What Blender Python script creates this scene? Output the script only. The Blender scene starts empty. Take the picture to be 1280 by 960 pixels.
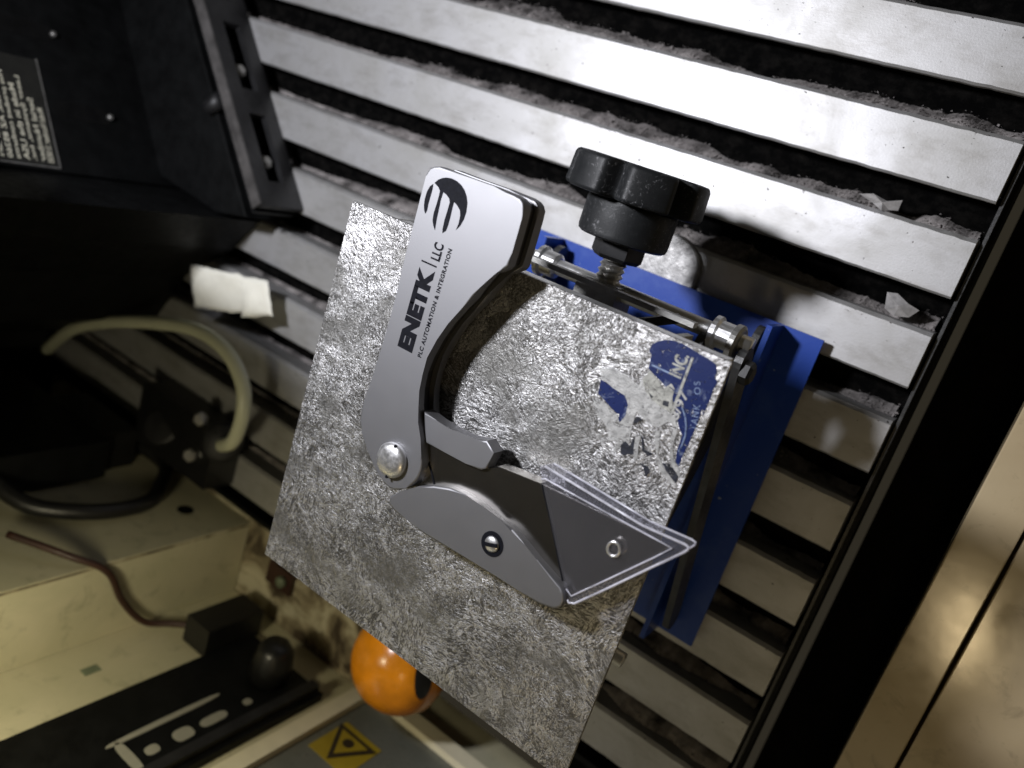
import bpy, bmesh, math, random
from mathutils import Vector, Matrix, noise as mnoise

# ------------------------------------------------------------------ scene, camera, light
# one Blender unit is one inch (the bed slats repeat once an inch)
scene = bpy.context.scene
scene.unit_settings.scale_length = 0.0254
random.seed(7)
col = scene.collection

cam_data = bpy.data.cameras.new("camera")
cam = bpy.data.objects.new("camera", cam_data)
col.objects.link(cam)
cam_data.sensor_width = 36.0
cam_data.lens = 29.4265
cam_data.clip_start = 0.05
cam_data.clip_end = 200.0
cam.matrix_world = Matrix(((0.788603, -0.401914, 0.465371, 0.775325),
                           (0.297384, 0.911711, 0.283453, -3.320316),
                           (-0.538208, -0.085138, 0.838501, 9.560689),
                           (0, 0, 0, 1)))
cam_data.dof.use_dof = True
cam_data.dof.focus_distance = 7.6
cam_data.dof.aperture_fstop = 0.33
scene.camera = cam

world = bpy.data.worlds.new("World")
scene.world = world
world.use_nodes = True
bg = world.node_tree.nodes["Background"]
bg.inputs[0].default_value = (1.0, 0.86, 0.6, 1)
bg.inputs[1].default_value = 0.026

def lamp(name, kind, loc, target, energy, color, size, size_y=None):
    d = bpy.data.lights.new(name, kind)
    d.energy = energy
    d.color = color
    if kind == 'AREA':
        d.shape = 'RECTANGLE' if size_y else 'DISK'
        d.size = size
        if size_y: d.size_y = size_y
    else:
        d.shadow_soft_size = size
    o = bpy.data.objects.new(name, d)
    col.objects.link(o)
    o.location = loc
    o.rotation_euler = (Vector(target) - Vector(loc)).to_track_quat('-Z', 'Y').to_euler()
    return o

# the white work light in the upper left of the cabinet, the warm room lamp and the small
# warm lamp inside the cabinet (its glint shows on the orange cap)
lamp("work_light", 'AREA', (-7.3, -1.6, 11.3), (-4.8, -3.5, 0), 1620, (0.935, 0.94, 1.0), 1.3)
lamp("room_lamp", 'AREA', (2.2, -10.4, 10.5), (1.0, -8.0, 0), 60, (1.0, 0.76, 0.42), 0.6, 2.0)
lamp("cabinet_lamp", 'AREA', (-5.8, -9.6, 6.6), (-7.3, -12.5, 4.9), 165, (1.0, 0.90, 0.62), 0.7, 1.0)

scene.view_settings.view_transform = 'Standard'
scene.view_settings.look = 'None'
scene.view_settings.exposure = 0.0
scene.view_settings.gamma = 1.0
scene.view_settings.use_curve_mapping = False

# ------------------------------------------------------------------ measured outlines (inches, on the jack's top)
SHAPES = {
  'handle': [(-3.805, -3.943), (-3.807, -3.902), (-3.786, -3.865), (-3.749, -3.842), (-3.692, -3.824), (-3.406, -3.827), (-3.116, -3.822), (-2.899, -3.826), (-2.838, -3.838), (-2.802, -3.86), (-2.775, -3.897), (-2.768, -3.981), (-2.764, -4.099), (-2.76, -4.26), (-2.76, -4.37), (-2.781, -4.404), (-2.833, -4.444), (-2.885, -4.476), (-2.965, -4.639), (-2.998, -4.731), (-3.074, -4.861), (-3.159, -5.026), (-3.224, -5.201), (-3.269, -5.386), (-3.287, -5.548), (-3.272, -5.697), (-3.232, -5.836), (-3.166, -5.964), (-3.092, -6.088), (-3.041, -6.211), (-3.005, -6.273), (-2.992, -6.348), (-2.997, -6.415), (-3.015, -6.474), (-3.051, -6.539), (-3.101, -6.593), (-3.155, -6.638), (-3.216, -6.667), (-3.274, -6.676), (-3.34, -6.663), (-3.433, -6.606), (-3.517, -6.547), (-3.606, -6.474), (-3.739, -6.337), (-3.785, -6.283), (-3.806, -6.235), (-3.818, -6.14), (-3.811, -6.038), (-3.789, -5.765), (-3.776, -5.394), (-3.774, -5.008), (-3.791, -4.748), (-3.797, -4.354)],
  'ramp': [(-3.188, -5.865), (-3.027, -5.885), (-2.874, -5.892), (-2.692, -5.883), (-2.576, -5.855), (-2.482, -5.82), (-2.379, -5.884), (-2.41, -6.05), (-2.455, -6.085), (-2.611, -6.102), (-2.869, -6.111), (-3.075, -6.124)],
  'cheek': [(-3.254, -6.754), (-3.149, -6.648), (-2.996, -6.521), (-2.836, -6.426), (-2.669, -6.363), (-2.492, -6.341), (-2.31, -6.347), (-2.119, -6.385), (-1.971, -6.384), (-1.82, -6.447), (-1.671, -6.509), (-1.39, -6.605), (-1.351, -6.644), (-1.326, -6.698), (-1.332, -6.756), (-1.365, -6.797), (-1.405, -6.818), (-1.526, -6.847), (-1.745, -6.846), (-1.971, -6.846), (-2.786, -6.893), (-2.953, -6.868), (-3.158, -6.862), (-3.249, -6.826)],
  'holder': [(-3.084, -6.07), (-2.48, -6.109), (-2.315, -5.986), (-1.9, -5.932), (-1.796, -6.034), (-1.339, -6.722), (-1.468, -6.763), (-2.254, -6.715), (-3.104, -6.859), (-3.032, -6.537), (-3.063, -6.26)],
  'blade': [(-1.99, -6.065), (-1.921, -5.946), (-0.722, -5.87), (-0.825, -6.029), (-1.329, -6.69), (-1.416, -6.713)],
  'cover_outer': [(-1.948, -5.798), (-1.898, -5.768), (-0.967, -5.805), (-0.619, -5.771), (-0.584, -5.774), (-0.583, -5.799), (-0.606, -5.836), (-0.788, -6.076), (-1.027, -6.397), (-1.253, -6.69), (-1.301, -6.712), (-1.322, -6.694)],
  'cover_inner': [(-1.894, -5.885), (-1.861, -5.864), (-1.358, -5.861), (-0.863, -5.853), (-0.696, -5.85), (-0.799, -5.996), (-1.053, -6.33), (-1.301, -6.65), (-1.364, -6.619)],
  'logo_leaf': [(-3.707, -3.978), (-3.736, -4.01), (-3.751, -4.061), (-3.752, -4.125), (-3.742, -4.179), (-3.725, -4.216), (-3.705, -4.238), (-3.694, -4.206), (-3.7, -4.151), (-3.7, -4.088), (-3.699, -4.024)],
  'logo_body': [(-3.698, -3.968), (-3.669, -3.932), (-3.633, -3.907), (-3.59, -3.89), (-3.539, -3.882), (-3.479, -3.887), (-3.424, -3.905), (-3.377, -3.934), (-3.338, -3.977), (-3.313, -4.025), (-3.299, -4.096), (-3.302, -4.159), (-3.32, -4.221), (-3.351, -4.268), (-3.343, -4.207), (-3.348, -4.146), (-3.366, -4.103), (-3.405, -4.074), (-3.447, -4.056), (-3.446, -4.107), (-3.441, -4.183), (-3.44, -4.26), (-3.446, -4.304), (-3.475, -4.335), (-3.486, -4.303), (-3.492, -4.227), (-3.49, -4.149), (-3.489, -4.072), (-3.507, -4.043), (-3.545, -4.023), (-3.581, -4.013), (-3.585, -4.074), (-3.578, -4.156), (-3.572, -4.239), (-3.558, -4.337), (-3.587, -4.307), (-3.612, -4.266), (-3.621, -4.205), (-3.618, -4.147), (-3.616, -4.076), (-3.619, -4.014), (-3.648, -3.988)],
  'text_enetk': [(-3.437, -5.417), (-3.43, -4.662), (-3.616, -5.423)],
  'text_bar': [(-3.436, -4.621), (-3.609, -4.618)],
  'text_llc': [(-3.419, -4.572), (-3.419, -4.424), (-3.522, -4.566)],
  'text_tag': [(-3.329, -5.418), (-3.322, -4.433), (-3.371, -5.42)],
  'st_field': [(-1.513, -4.554), (-1.47, -4.512), (-1.411, -4.477), (-1.351, -4.463), (-1.281, -4.458), (-1.19, -4.472), (-1.101, -4.483), (-1.036, -4.489), (-0.989, -4.503), (-0.961, -4.545), (-0.957, -4.598), (-0.925, -4.625), (-0.936, -4.684), (-0.93, -4.75), (-0.931, -4.834), (-0.931, -4.904), (-0.96, -4.853), (-0.952, -4.94), (-0.954, -5.061), (-0.957, -5.177), (-0.966, -5.282), (-0.959, -5.351), (-0.998, -5.327), (-1.02, -5.237), (-1.027, -5.11), (-1.073, -5.068), (-1.112, -5.008), (-1.148, -4.954), (-1.2, -4.935), (-1.167, -4.921), (-1.269, -4.832), (-1.325, -4.801), (-1.404, -4.772), (-1.474, -4.745), (-1.476, -4.704), (-1.49, -4.632), (-1.518, -4.616)],
  'st_emblem_arm': [(-1.859, -4.908), (-1.754, -4.862), (-1.615, -4.866), (-1.497, -4.902), (-1.494, -4.833), (-1.428, -4.92), (-1.35, -4.963), (-1.176, -4.998), (-1.129, -5.015), (-1.072, -5.085), (-1.107, -5.072), (-1.17, -5.063), (-1.221, -5.136), (-1.266, -5.148), (-1.343, -5.135), (-1.439, -5.101), (-1.432, -5.197), (-1.417, -5.289), (-1.404, -5.373), (-1.441, -5.361), (-1.463, -5.412), (-1.479, -5.481), (-1.506, -5.494), (-1.503, -5.391), (-1.566, -5.422), (-1.637, -5.324), (-1.764, -5.251), (-1.815, -5.204), (-1.789, -5.131), (-1.667, -5.166), (-1.58, -5.196), (-1.539, -5.247), (-1.514, -5.175), (-1.525, -5.081), (-1.574, -5.024), (-1.696, -5.01), (-1.817, -4.974)],
  'st_lock': [(-1.816, -4.991), (-1.7, -5.0), (-1.574, -5.024), (-1.525, -5.081), (-1.514, -5.175), (-1.548, -5.251), (-1.567, -5.18), (-1.596, -5.183), (-1.799, -5.105), (-1.808, -5.04)],
  'st_leg1': [(-1.372, -5.295), (-1.335, -5.258), (-1.323, -5.341), (-1.292, -5.446), (-1.311, -5.476), (-1.349, -5.394)],
  'st_leg2': [(-1.242, -5.183), (-1.203, -5.155), (-1.165, -5.264), (-1.151, -5.336), (-1.069, -5.414), (-0.917, -5.495), (-0.93, -5.512), (-1.081, -5.46), (-1.139, -5.39), (-1.184, -5.303)],
  'st_leg3': [(-1.109, -5.091), (-1.069, -5.091), (-1.071, -5.16), (-1.059, -5.241), (-1.021, -5.311), (-0.929, -5.392), (-0.924, -5.429), (-1.021, -5.36), (-1.07, -5.286), (-1.098, -5.192)],
  'st_dark1': [(-1.47, -5.393), (-1.442, -5.359), (-1.39, -5.384), (-1.384, -5.291), (-1.331, -5.426), (-1.384, -5.452), (-1.427, -5.504)],
  'st_dark2': [(-1.261, -5.471), (-1.191, -5.466), (-1.157, -5.499), (-1.178, -5.55), (-1.222, -5.492)],
  'st_dark3': [(-1.091, -5.386), (-1.029, -5.364), (-0.935, -5.425), (-0.932, -5.483), (-1.016, -5.447)],
  'st_dark4': [(-1.332, -5.266), (-1.312, -5.266), (-1.266, -5.354), (-1.185, -5.353), (-1.221, -5.391), (-1.28, -5.37)],
  'st_dark5': [(-1.436, -5.188), (-1.421, -5.132), (-1.372, -5.139), (-1.42, -5.201)],
  'st_dark6': [(-1.435, -5.06), (-1.423, -4.986), (-1.345, -5.028), (-1.339, -5.094), (-1.389, -5.097)],
  'st_cream1': [(-1.485, -4.829), (-1.452, -4.757), (-1.358, -4.793), (-1.306, -4.846), (-1.255, -4.776), (-1.214, -4.805), (-1.208, -4.869), (-1.178, -4.942), (-1.179, -4.99), (-1.263, -4.981), (-1.35, -4.963), (-1.425, -4.928), (-1.471, -4.89)],
  'st_dark7': [(-1.265, -4.924), (-1.22, -4.913), (-1.212, -4.957), (-1.261, -4.96)],
  'st_dark8': [(-1.411, -4.912), (-1.352, -4.934), (-1.365, -4.95)],
  'st_bar': [(-1.183, -4.524), (-1.163, -4.524), (-1.155, -4.987), (-1.179, -4.983)],
  'st_strip': [(-1.465, -4.713), (-1.454, -4.701), (-1.198, -4.7), (-1.198, -4.717)],
  'st_inc_dir': [(-1.192, -4.714), (-1.191, -4.521), (-1.295, -4.675)],
  'st_tank_dir': [(-0.935, -5.02), (-1.008, -4.837), (-1.054, -4.737), (-1.098, -4.673)],
  'st_num_dir': [(-1.071, -4.962), (-1.078, -4.748)],
  'st_ring': [(-1.106, -4.913), (-1.056, -4.967), (-1.021, -5.036), (-1.001, -5.105), (-0.998, -5.182), (-1.003, -5.243)],
  'pivot': [(-3.312, -6.403)],
  'cheek_screw': [(-2.101, -6.604)],
  'ring': [(-1.11, -6.096)],
}

# ------------------------------------------------------------------ materials
def nt(name):
    m = bpy.data.materials.new(name)
    m.use_nodes = True
    t = m.node_tree
    b = t.nodes["Principled BSDF"]
    return m, t, b

def N(t, kind, **kw):
    n = t.nodes.new(kind)
    for k, v in kw.items():
        if k.startswith('_'): setattr(n, k[1:], v)
        else: n.inputs[k.replace('__', ' ')].default_value = v
    return n

def world_pos(t, scale=(1, 1, 1), rot=(0, 0, 0), obj=False):
    if obj:
        g = t.nodes.new('ShaderNodeTexCoord'); out = g.outputs['Object']
    else:
        g = t.nodes.new('ShaderNodeNewGeometry'); out = g.outputs['Position']
    mp = t.nodes.new('ShaderNodeMapping')
    mp.inputs['Scale'].default_value = scale
    mp.inputs['Rotation'].default_value = rot
    t.links.new(out, mp.inputs['Vector'])
    return mp.outputs['Vector']

def noise_tex(t, vec, scale, detail=4, rough=0.55, dist=0.0):
    n = N(t, 'ShaderNodeTexNoise', Scale=scale, Detail=detail, Roughness=rough, Distortion=dist)
    t.links.new(vec, n.inputs['Vector'])
    return n.outputs['Fac']

def ramp(t, fac, stops):
    r = t.nodes.new('ShaderNodeValToRGB')
    e = r.color_ramp.elements
    while len(e) < len(stops): e.new(0.5)
    for el, (p, c) in zip(e, stops):
        el.position = p
        el.color = (c, c, c, 1) if isinstance(c, (int, float)) else (*c, 1)
    t.links.new(fac, r.inputs['Fac'])
    return r.outputs['Color']

def math_n(t, op, a, b=None, c=None):
    n = t.nodes.new('ShaderNodeMath'); n.operation = op
    for i, v in enumerate((a, b, c)):
        if v is None: continue
        if isinstance(v, (int, float)): n.inputs[i].default_value = v
        else: t.links.new(v, n.inputs[i])
    return n.outputs[0]

def mix_col(t, fac, a, b, mode='MIX'):
    n = t.nodes.new('ShaderNodeMix'); n.data_type = 'RGBA'; n.blend_type = mode
    for sock, v in ((n.inputs[0], fac), (n.inputs[6], a), (n.inputs[7], b)):
        if isinstance(v, (int, float)): sock.default_value = v
        elif isinstance(v, tuple): sock.default_value = (*v, 1)
        else: t.links.new(v, sock)
    return n.outputs[2]

def bump(t, b, height, strength=0.3, dist=0.02, prev=None):
    n = t.nodes.new('ShaderNodeBump')
    n.inputs['Strength'].default_value = strength
    n.inputs['Distance'].default_value = dist
    t.links.new(height, n.inputs['Height'])
    if prev: t.links.new(prev, n.inputs['Normal'])
    t.links.new(n.outputs[0], b.inputs['Normal'])
    return n.outputs[0]

def simple(name, colr, metal=0.0, rough=0.5, var=0.15, scale=6.0, bstr=0.1, bscale=60, spec=0.5, obj=False):
    m, t, b = nt(name)
    v = world_pos(t, obj=obj)
    f = noise_tex(t, v, scale, 5)
    c0 = tuple(x * (1 - var) for x in colr); c1 = tuple(min(1, x * (1 + var)) for x in colr)
    t.links.new(ramp(t, f, [(0.3, c0), (0.7, c1)]), b.inputs['Base Color'])
    b.inputs['Metallic'].default_value = metal
    f2 = noise_tex(t, v, scale * 3, 4)
    t.links.new(ramp(t, f2, [(0.3, max(0.02, rough - 0.08)), (0.7, min(1, rough + 0.08))]), b.inputs['Roughness'])
    b.inputs['Specular IOR Level'].default_value = spec
    if bstr: bump(t, b, noise_tex(t, v, bscale, 3), bstr, 0.01)
    return m

MAT = {}
def build_materials():
    # aluminium slats: matt machined top, pits, faint stains, brushing along the length
    m, t, b = nt('slat_aluminium'); v = world_pos(t)
    brush = noise_tex(t, world_pos(t, (0.6, 40, 8)), 3.0, 5)
    stain = noise_tex(t, v, 0.9, 5, 0.6, 0.6)
    c = ramp(t, stain, [(0.3, (0.42, 0.415, 0.40)), (0.7, (0.56, 0.56, 0.57))])
    pits = ramp(t, noise_tex(t, v, 13, 2, 0.5), [(0.735, 0.0), (0.765, 1.0)])
    pits2 = ramp(t, noise_tex(t, world_pos(t, (1, 1, 1), (0.3, 0.2, 1.1)), 31, 2, 0.5), [(0.745, 0.0), (0.775, 0.9)])
    pits = math_n(t, 'MAXIMUM', pits, pits2)
    c = mix_col(t, pits, c, (0.04, 0.036, 0.032))
    grime = ramp(t, noise_tex(t, world_pos(t, (0.7, 1.6, 1)), 2.3, 6, 0.68, 0.25), [(0.48, 0.0), (0.75, 0.55)])
    c = mix_col(t, grime, c, (0.25, 0.235, 0.21))
    scr = ramp(t, noise_tex(t, world_pos(t, (1.5, 18, 1), (0, 0, 0.5)), 5, 3), [(0.70, 0.0), (0.74, 0.6)])
    c = mix_col(t, scr, c, (0.35, 0.34, 0.33))
    t.links.new(c, b.inputs['Base Color'])
    b.inputs['Metallic'].default_value = 0.62
    t.links.new(ramp(t, stain, [(0.3, 0.56), (0.7, 0.48)]), b.inputs['Roughness'])
    h = math_n(t, 'ADD', math_n(t, 'MULTIPLY', brush, 0.3), math_n(t, 'MULTIPLY', noise_tex(t, v, 45, 4), 0.5))
    h = math_n(t, 'SUBTRACT', h, pits)
    bump(t, b, h, 0.22, 0.008)
    MAT['slat'] = m

    # jack top: bare steel scored all over with short scribbles
    m, t, b = nt('scored_steel'); v = world_pos(t)
    def ridges(vec, scale, width, dist=1.2, detail=3):
        n = noise_tex(t, vec, scale, detail, 0.6, dist)
        a = math_n(t, 'ABSOLUTE', math_n(t, 'SUBTRACT', n, 0.5))
        return ramp(t, a, [(0.0, 1.0), (width, 0.0)])
    def warped(scale, amt, stretch, rot):
        n = N(t, 'ShaderNodeTexNoise', Scale=scale, Detail=2)
        t.links.new(v, n.inputs['Vector'])
        add = t.nodes.new('ShaderNodeVectorMath'); add.operation = 'MULTIPLY_ADD'
        t.links.new(n.outputs['Color'], add.inputs[0]); add.inputs[1].default_value = (amt, amt, 0); t.links.new(v, add.inputs[2])
        mp = t.nodes.new('ShaderNodeMapping'); mp.inputs['Scale'].default_value = stretch; mp.inputs['Rotation'].default_value = (0, 0, rot)
        t.links.new(add.outputs[0], mp.inputs['Vector'])
        return mp.outputs['Vector']
    def spangle(cell, warp_s, warp_a, stretch, nscale, detail=5):
        vo = N(t, 'ShaderNodeTexVoronoi', Scale=cell, Randomness=1.0)
        t.links.new(warped(warp_s, warp_a, (1, 1, 1), 0), vo.inputs['Vector'])
        sp = t.nodes.new('ShaderNodeSeparateColor'); t.links.new(vo.outputs['Color'], sp.inputs[0])
        ro = t.nodes.new('ShaderNodeVectorRotate'); ro.rotation_type = 'Z_AXIS'
        t.links.new(v, ro.inputs['Vector']); t.links.new(math_n(t, 'MULTIPLY', sp.outputs[0], 6.28), ro.inputs['Angle'])
        mp = t.nodes.new('ShaderNodeMapping'); mp.inputs['Scale'].default_value = stretch
        t.links.new(ro.outputs[0], mp.inputs['Vector'])
        return noise_tex(t, mp.outputs[0], nscale, detail, 0.72, 1.4), sp.outputs[1]
    a1, g1 = spangle(3.0, 2.6, 0.7, (1, 3.0, 1), 11, 2)
    a2, g2 = spangle(9.0, 6.0, 0.22, (1, 2.2, 1), 26, 2)
    gr = noise_tex(t, v, 75, 5, 0.8)
    sparkle = ramp(t, noise_tex(t, v, 55, 2, 0.5), [(0.66, 0.0), (0.72, 1.0)])
    r3 = ridges(warped(5.0, 0.3, (1, 1, 1), 0.2), 14.0, 0.03, 1.5)
    r1 = ridges(warped(2.5, 0.5, (1, 1.5, 1), 0.4), 5.0, 0.012, 1.6)
    r2 = ridges(warped(3.5, 0.4, (1.6, 1, 1), -0.6), 8.0, 0.02, 1.0)
    big = noise_tex(t, v, 0.9, 4, 0.6, 0.9)
    sel = ramp(t, big, [(0.44, 0.0), (0.56, 1.0)])
    val = math_n(t, 'ADD', math_n(t, 'MULTIPLY', ramp(t, a1, [(0.42, 0.0), (0.50, 0.55), (0.58, 1.0)]), math_n(t, 'MULTIPLY_ADD', sel, 0.35, 0.25)),
                 math_n(t, 'MULTIPLY', ramp(t, a2, [(0.42, 0.0), (0.50, 0.55), (0.58, 1.0)]), math_n(t, 'MULTIPLY_ADD', sel, -0.30, 0.45)))
    val = math_n(t, 'ADD', val, math_n(t, 'MULTIPLY', ramp(t, gr, [(0.35, 0.0), (0.65, 1.0)]), 0.30))
    val = math_n(t, 'ADD', val, math_n(t, 'MULTIPLY', r3, 0.16))
    val = math_n(t, 'ADD', val, math_n(t, 'MULTIPLY', math_n(t, 'SUBTRACT', g1, 0.5), 0.30))
    def facets(scale, warp_s, warp_a, stretch, rot):
        vo = N(t, 'ShaderNodeTexVoronoi', Scale=scale, Randomness=1.0)
        t.links.new(warped(warp_s, warp_a, stretch, rot), vo.inputs['Vector'])
        sp = t.nodes.new('ShaderNodeSeparateColor'); t.links.new(vo.outputs['Color'], sp.inputs[0])
        return vo.outputs['Distance'], sp.outputs[0]
    f1, c1 = facets(9, 5.0, 0.35, (1, 1.7, 1), 0.6)
    f2, c2 = facets(21, 9.0, 0.15, (1.5, 1, 1), 0.3)
    f3, c3 = facets(40, 14.0, 0.08, (1, 1.3, 1), 1.0)
    base = ramp(t, val, [(0.28, (0.15, 0.147, 0.143)), (0.52, (0.38, 0.375, 0.372)), (0.85, (0.72, 0.715, 0.725))])
    base = mix_col(t, math_n(t, 'MULTIPLY', math_n(t, 'MAXIMUM', r1, math_n(t, 'MULTIPLY', r2, 0.5)), 0.6), base, (0.10, 0.098, 0.095))
    smear = ramp(t, noise_tex(t, warped(1.2, 0.9, (1, 1.6, 1), 0.9), 1.15, 5, 0.62), [(0.50, 0.0), (0.62, 0.85)])
    vein = ridges(warped(1.6, 0.6, (2.6, 0.9, 1), 0.25), 3.2, 0.022, 1.4, 5)
    vsel = ramp(t, noise_tex(t, v, 0.8, 2), [(0.45, 0.0), (0.6, 0.85)])
    base = mix_col(t, math_n(t, 'MULTIPLY', vein, vsel), base, (0.09, 0.087, 0.083))
    base = mix_col(t, math_n(t, 'MULTIPLY', smear, 0.8), base, (0.27, 0.265, 0.25))
    t.links.new(base, b.inputs['Base Color'])
    b.inputs['Metallic'].default_value = 0.92
    rg = math_n(t, 'ADD', math_n(t, 'MULTIPLY_ADD', c2, 0.14, 0.34), math_n(t, 'MULTIPLY', smear, 0.06))
    t.links.new(rg, b.inputs['Roughness'])
    h = math_n(t, 'ADD', math_n(t, 'MULTIPLY', f1, 0.55), math_n(t, 'MULTIPLY', f2, 0.60))
    h = math_n(t, 'ADD', h, math_n(t, 'MULTIPLY', f3, 0.40))
    h = math_n(t, 'ADD', h, math_n(t, 'MULTIPLY', val, 0.55))
    h = math_n(t, 'ADD', h, math_n(t, 'MULTIPLY', r1, -0.6))
    h = math_n(t, 'MULTIPLY', math_n(t, 'SUBTRACT', h, 0.75), math_n(t, 'MULTIPLY_ADD', smear, -0.75, 1.0))
    bump(t, b, h, 0.42, 0.018)
    MAT['plate'] = m

    # satin bead-blasted stainless of the knife
    m, t, b = nt('satin_stainless'); v = world_pos(t)
    b.inputs['Base Color'].default_value = (0.29, 0.29, 0.302, 1)
    b.inputs['Metallic'].default_value = 1.0
    t.links.new(ramp(t, noise_tex(t, v, 5, 4), [(0.3, 0.55), (0.7, 0.57)]), b.inputs['Roughness'])
    bump(t, b, noise_tex(t, v, 160, 3), 0.08, 0.003)
    MAT['satin'] = m
    m, t, b = nt('blade_steel'); v = world_pos(t, (1, 1, 1), (0, 0, 0.5))
    t.links.new(ramp(t, noise_tex(t, v, 3, 4), [(0.3, (0.30, 0.285, 0.26)), (0.7, (0.40, 0.385, 0.36))]), b.inputs['Base Color'])
    b.inputs['Metallic'].default_value = 1.0
    b.inputs['Roughness'].default_value = 0.24
    bump(t, b, noise_tex(t, world_pos(t, (3, 40, 1), (0, 0, 0.45)), 6, 3), 0.06, 0.004)
    MAT['blade'] = m
    MAT['polished'] = simple('polished_steel', (0.80, 0.80, 0.80), 0.9, 0.36, 0.06, 8, 0.05)
    MAT['bright'] = simple('zinc_plated_steel', (0.66, 0.65, 0.62), 0.85, 0.34, 0.1, 9, 0.1)
    MAT['dull'] = simple('dull_steel', (0.33, 0.325, 0.31), 0.8, 0.45, 0.2, 6, 0.15)
    MAT['disc'] = simple('scratched_disc_steel', (0.36, 0.355, 0.35), 0.6, 0.5, 0.45, 9, 0.5, 38)
    MAT['arm'] = simple('darkened_steel', (0.075, 0.075, 0.075), 0.6, 0.4, 0.2, 6, 0.15)  # silver arms coloured dark to carry the top plate's shadow
    MAT['ink'] = simple('black_marking', (0.006, 0.0065, 0.010), 0.0, 0.7, 0.3, 20, 0.0, 60, 0.12)
    MAT['liner'] = simple('black_spacer', (0.012, 0.012, 0.013), 0.0, 0.38, 0.2, 10, 0.05)

    # blue stove enamel with chips and dust
    m, t, b = nt('blue_enamel'); v = world_pos(t)
    chips = ramp(t, noise_tex(t, v, 11, 3, 0.5), [(0.72, 0.0), (0.75, 1.0)])
    dust = ramp(t, noise_tex(t, v, 3, 6, 0.65), [(0.5, 0.0), (0.9, 0.35)])
    c = mix_col(t, dust, (0.008, 0.055, 0.36), (0.14, 0.24, 0.55))
    c = mix_col(t, chips, c, (0.35, 0.42, 0.55))
    t.links.new(c, b.inputs['Base Color'])
    b.inputs['Roughness'].default_value = 0.36
    bump(t, b, noise_tex(t, v, 40, 4), 0.08, 0.01)
    MAT['blue'] = m
    # sticker blue, rubbed
    m, t, b = nt('sticker_blue'); v = world_pos(t)
    wear = ramp(t, noise_tex(t, v, 9, 6, 0.7, 0.8), [(0.56, 0.0), (0.70, 0.85)])
    t.links.new(mix_col(t, wear, (0.003, 0.014, 0.095), (0.22, 0.26, 0.36)), b.inputs['Base Color'])
    b.inputs['Roughness'].default_value = 0.42
    bump(t, b, noise_tex(t, v, 60, 4), 0.12, 0.006)
    MAT['sticker'] = m
    MAT['sticker_pale'] = simple('sticker_silver', (0.55, 0.55, 0.54), 0.4, 0.45, 0.3, 14, 0.3, 70)
    MAT['sticker_cream'] = simple('sticker_cream', (0.42, 0.42, 0.385), 0.2, 0.5, 0.4, 16, 0.15, 70)
    MAT['sticker_dark'] = simple('sticker_dark', (0.035, 0.038, 0.05), 0.1, 0.4, 0.5, 16, 0.15, 70)
    MAT['sticker_sky'] = simple('sticker_light_blue', (0.25, 0.33, 0.52), 0.1, 0.5, 0.3, 20, 0.1, 70)

    def worn(m, scale, lo, hi, amax=1.0):
        t = m.node_tree; b = t.nodes['Principled BSDF']; v = world_pos(t)
        a = noise_tex(t, world_pos(t, (1, 1.8, 1), (0, 0, 0.5)), scale, 6, 0.72, 1.0)
        a2 = noise_tex(t, v, scale * 4, 3, 0.6)
        f = math_n(t, 'ADD', math_n(t, 'MULTIPLY', a, 0.75), math_n(t, 'MULTIPLY', a2, 0.25))
        t.links.new(ramp(t, f, [(lo, amax), (hi, 0.0)]), b.inputs['Alpha'])
    worn(MAT['sticker'], 8, 0.545, 0.62); worn(MAT['sticker_pale'], 10, 0.52, 0.62, 0.9)
    worn(MAT['sticker_cream'], 9, 0.53, 0.62, 0.95); worn(MAT['sticker_dark'], 9, 0.52, 0.60, 0.95); worn(MAT['sticker_sky'], 12, 0.54, 0.62, 0.8)
    # black moulded plastic with dust and scuffs
    m, t, b = nt('black_plastic'); v = world_pos(t)
    sc = ramp(t, noise_tex(t, v, 26, 6, 0.75, 0.5), [(0.56, 0.0), (0.70, 0.8)])
    patch = ramp(t, noise_tex(t, v, 2.6, 3), [(0.42, 0.05), (0.58, 1.0)])
    sc = math_n(t, 'MULTIPLY', sc, patch)
    t.links.new(mix_col(t, sc, (0.010, 0.011, 0.012), (0.30, 0.30, 0.31)), b.inputs['Base Color'])
    t.links.new(ramp(t, noise_tex(t, v, 5, 3), [(0.3, 0.42), (0.7, 0.6)]), b.inputs['Roughness'])
    b.inputs['Specular IOR Level'].default_value = 0.4
    bump(t, b, noise_tex(t, v, 75, 5, 0.7), 0.25, 0.012)
    MAT['knob'] = m
    MAT['black'] = simple('black_powder_coat', (0.0045, 0.0048, 0.005), 0.0, 0.5, 0.4, 3, 0.12, 70, 0.16)
    MAT['black_gloss'] = simple('black_rubber', (0.008, 0.008, 0.008), 0.0, 0.4, 0.3, 5, 0.05)
    MAT['pit'] = simple('recess_black', (0.004, 0.004, 0.004), 0.0, 0.9, 0.4, 4, 0.1, 50, 0.1)  # flat black painted for the darkness inside holes, slots and channels
    MAT['rail'] = simple('worn_black_metal', (0.014, 0.014, 0.015), 0.2, 0.5, 0.5, 3, 0.1)
    MAT['rail_edge'] = simple('grey_edge', (0.09, 0.085, 0.083), 0.3, 0.5, 0.4, 4, 0.1)  # lighter grey for the rail's top edge
    # dusty tray under the slats
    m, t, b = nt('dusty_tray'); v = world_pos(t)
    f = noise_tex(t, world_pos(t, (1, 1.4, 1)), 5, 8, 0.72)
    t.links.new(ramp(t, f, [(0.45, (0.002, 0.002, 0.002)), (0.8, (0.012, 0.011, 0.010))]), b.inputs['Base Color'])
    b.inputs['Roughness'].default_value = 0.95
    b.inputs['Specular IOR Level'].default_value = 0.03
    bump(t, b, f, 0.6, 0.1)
    MAT['tray'] = m
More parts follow.
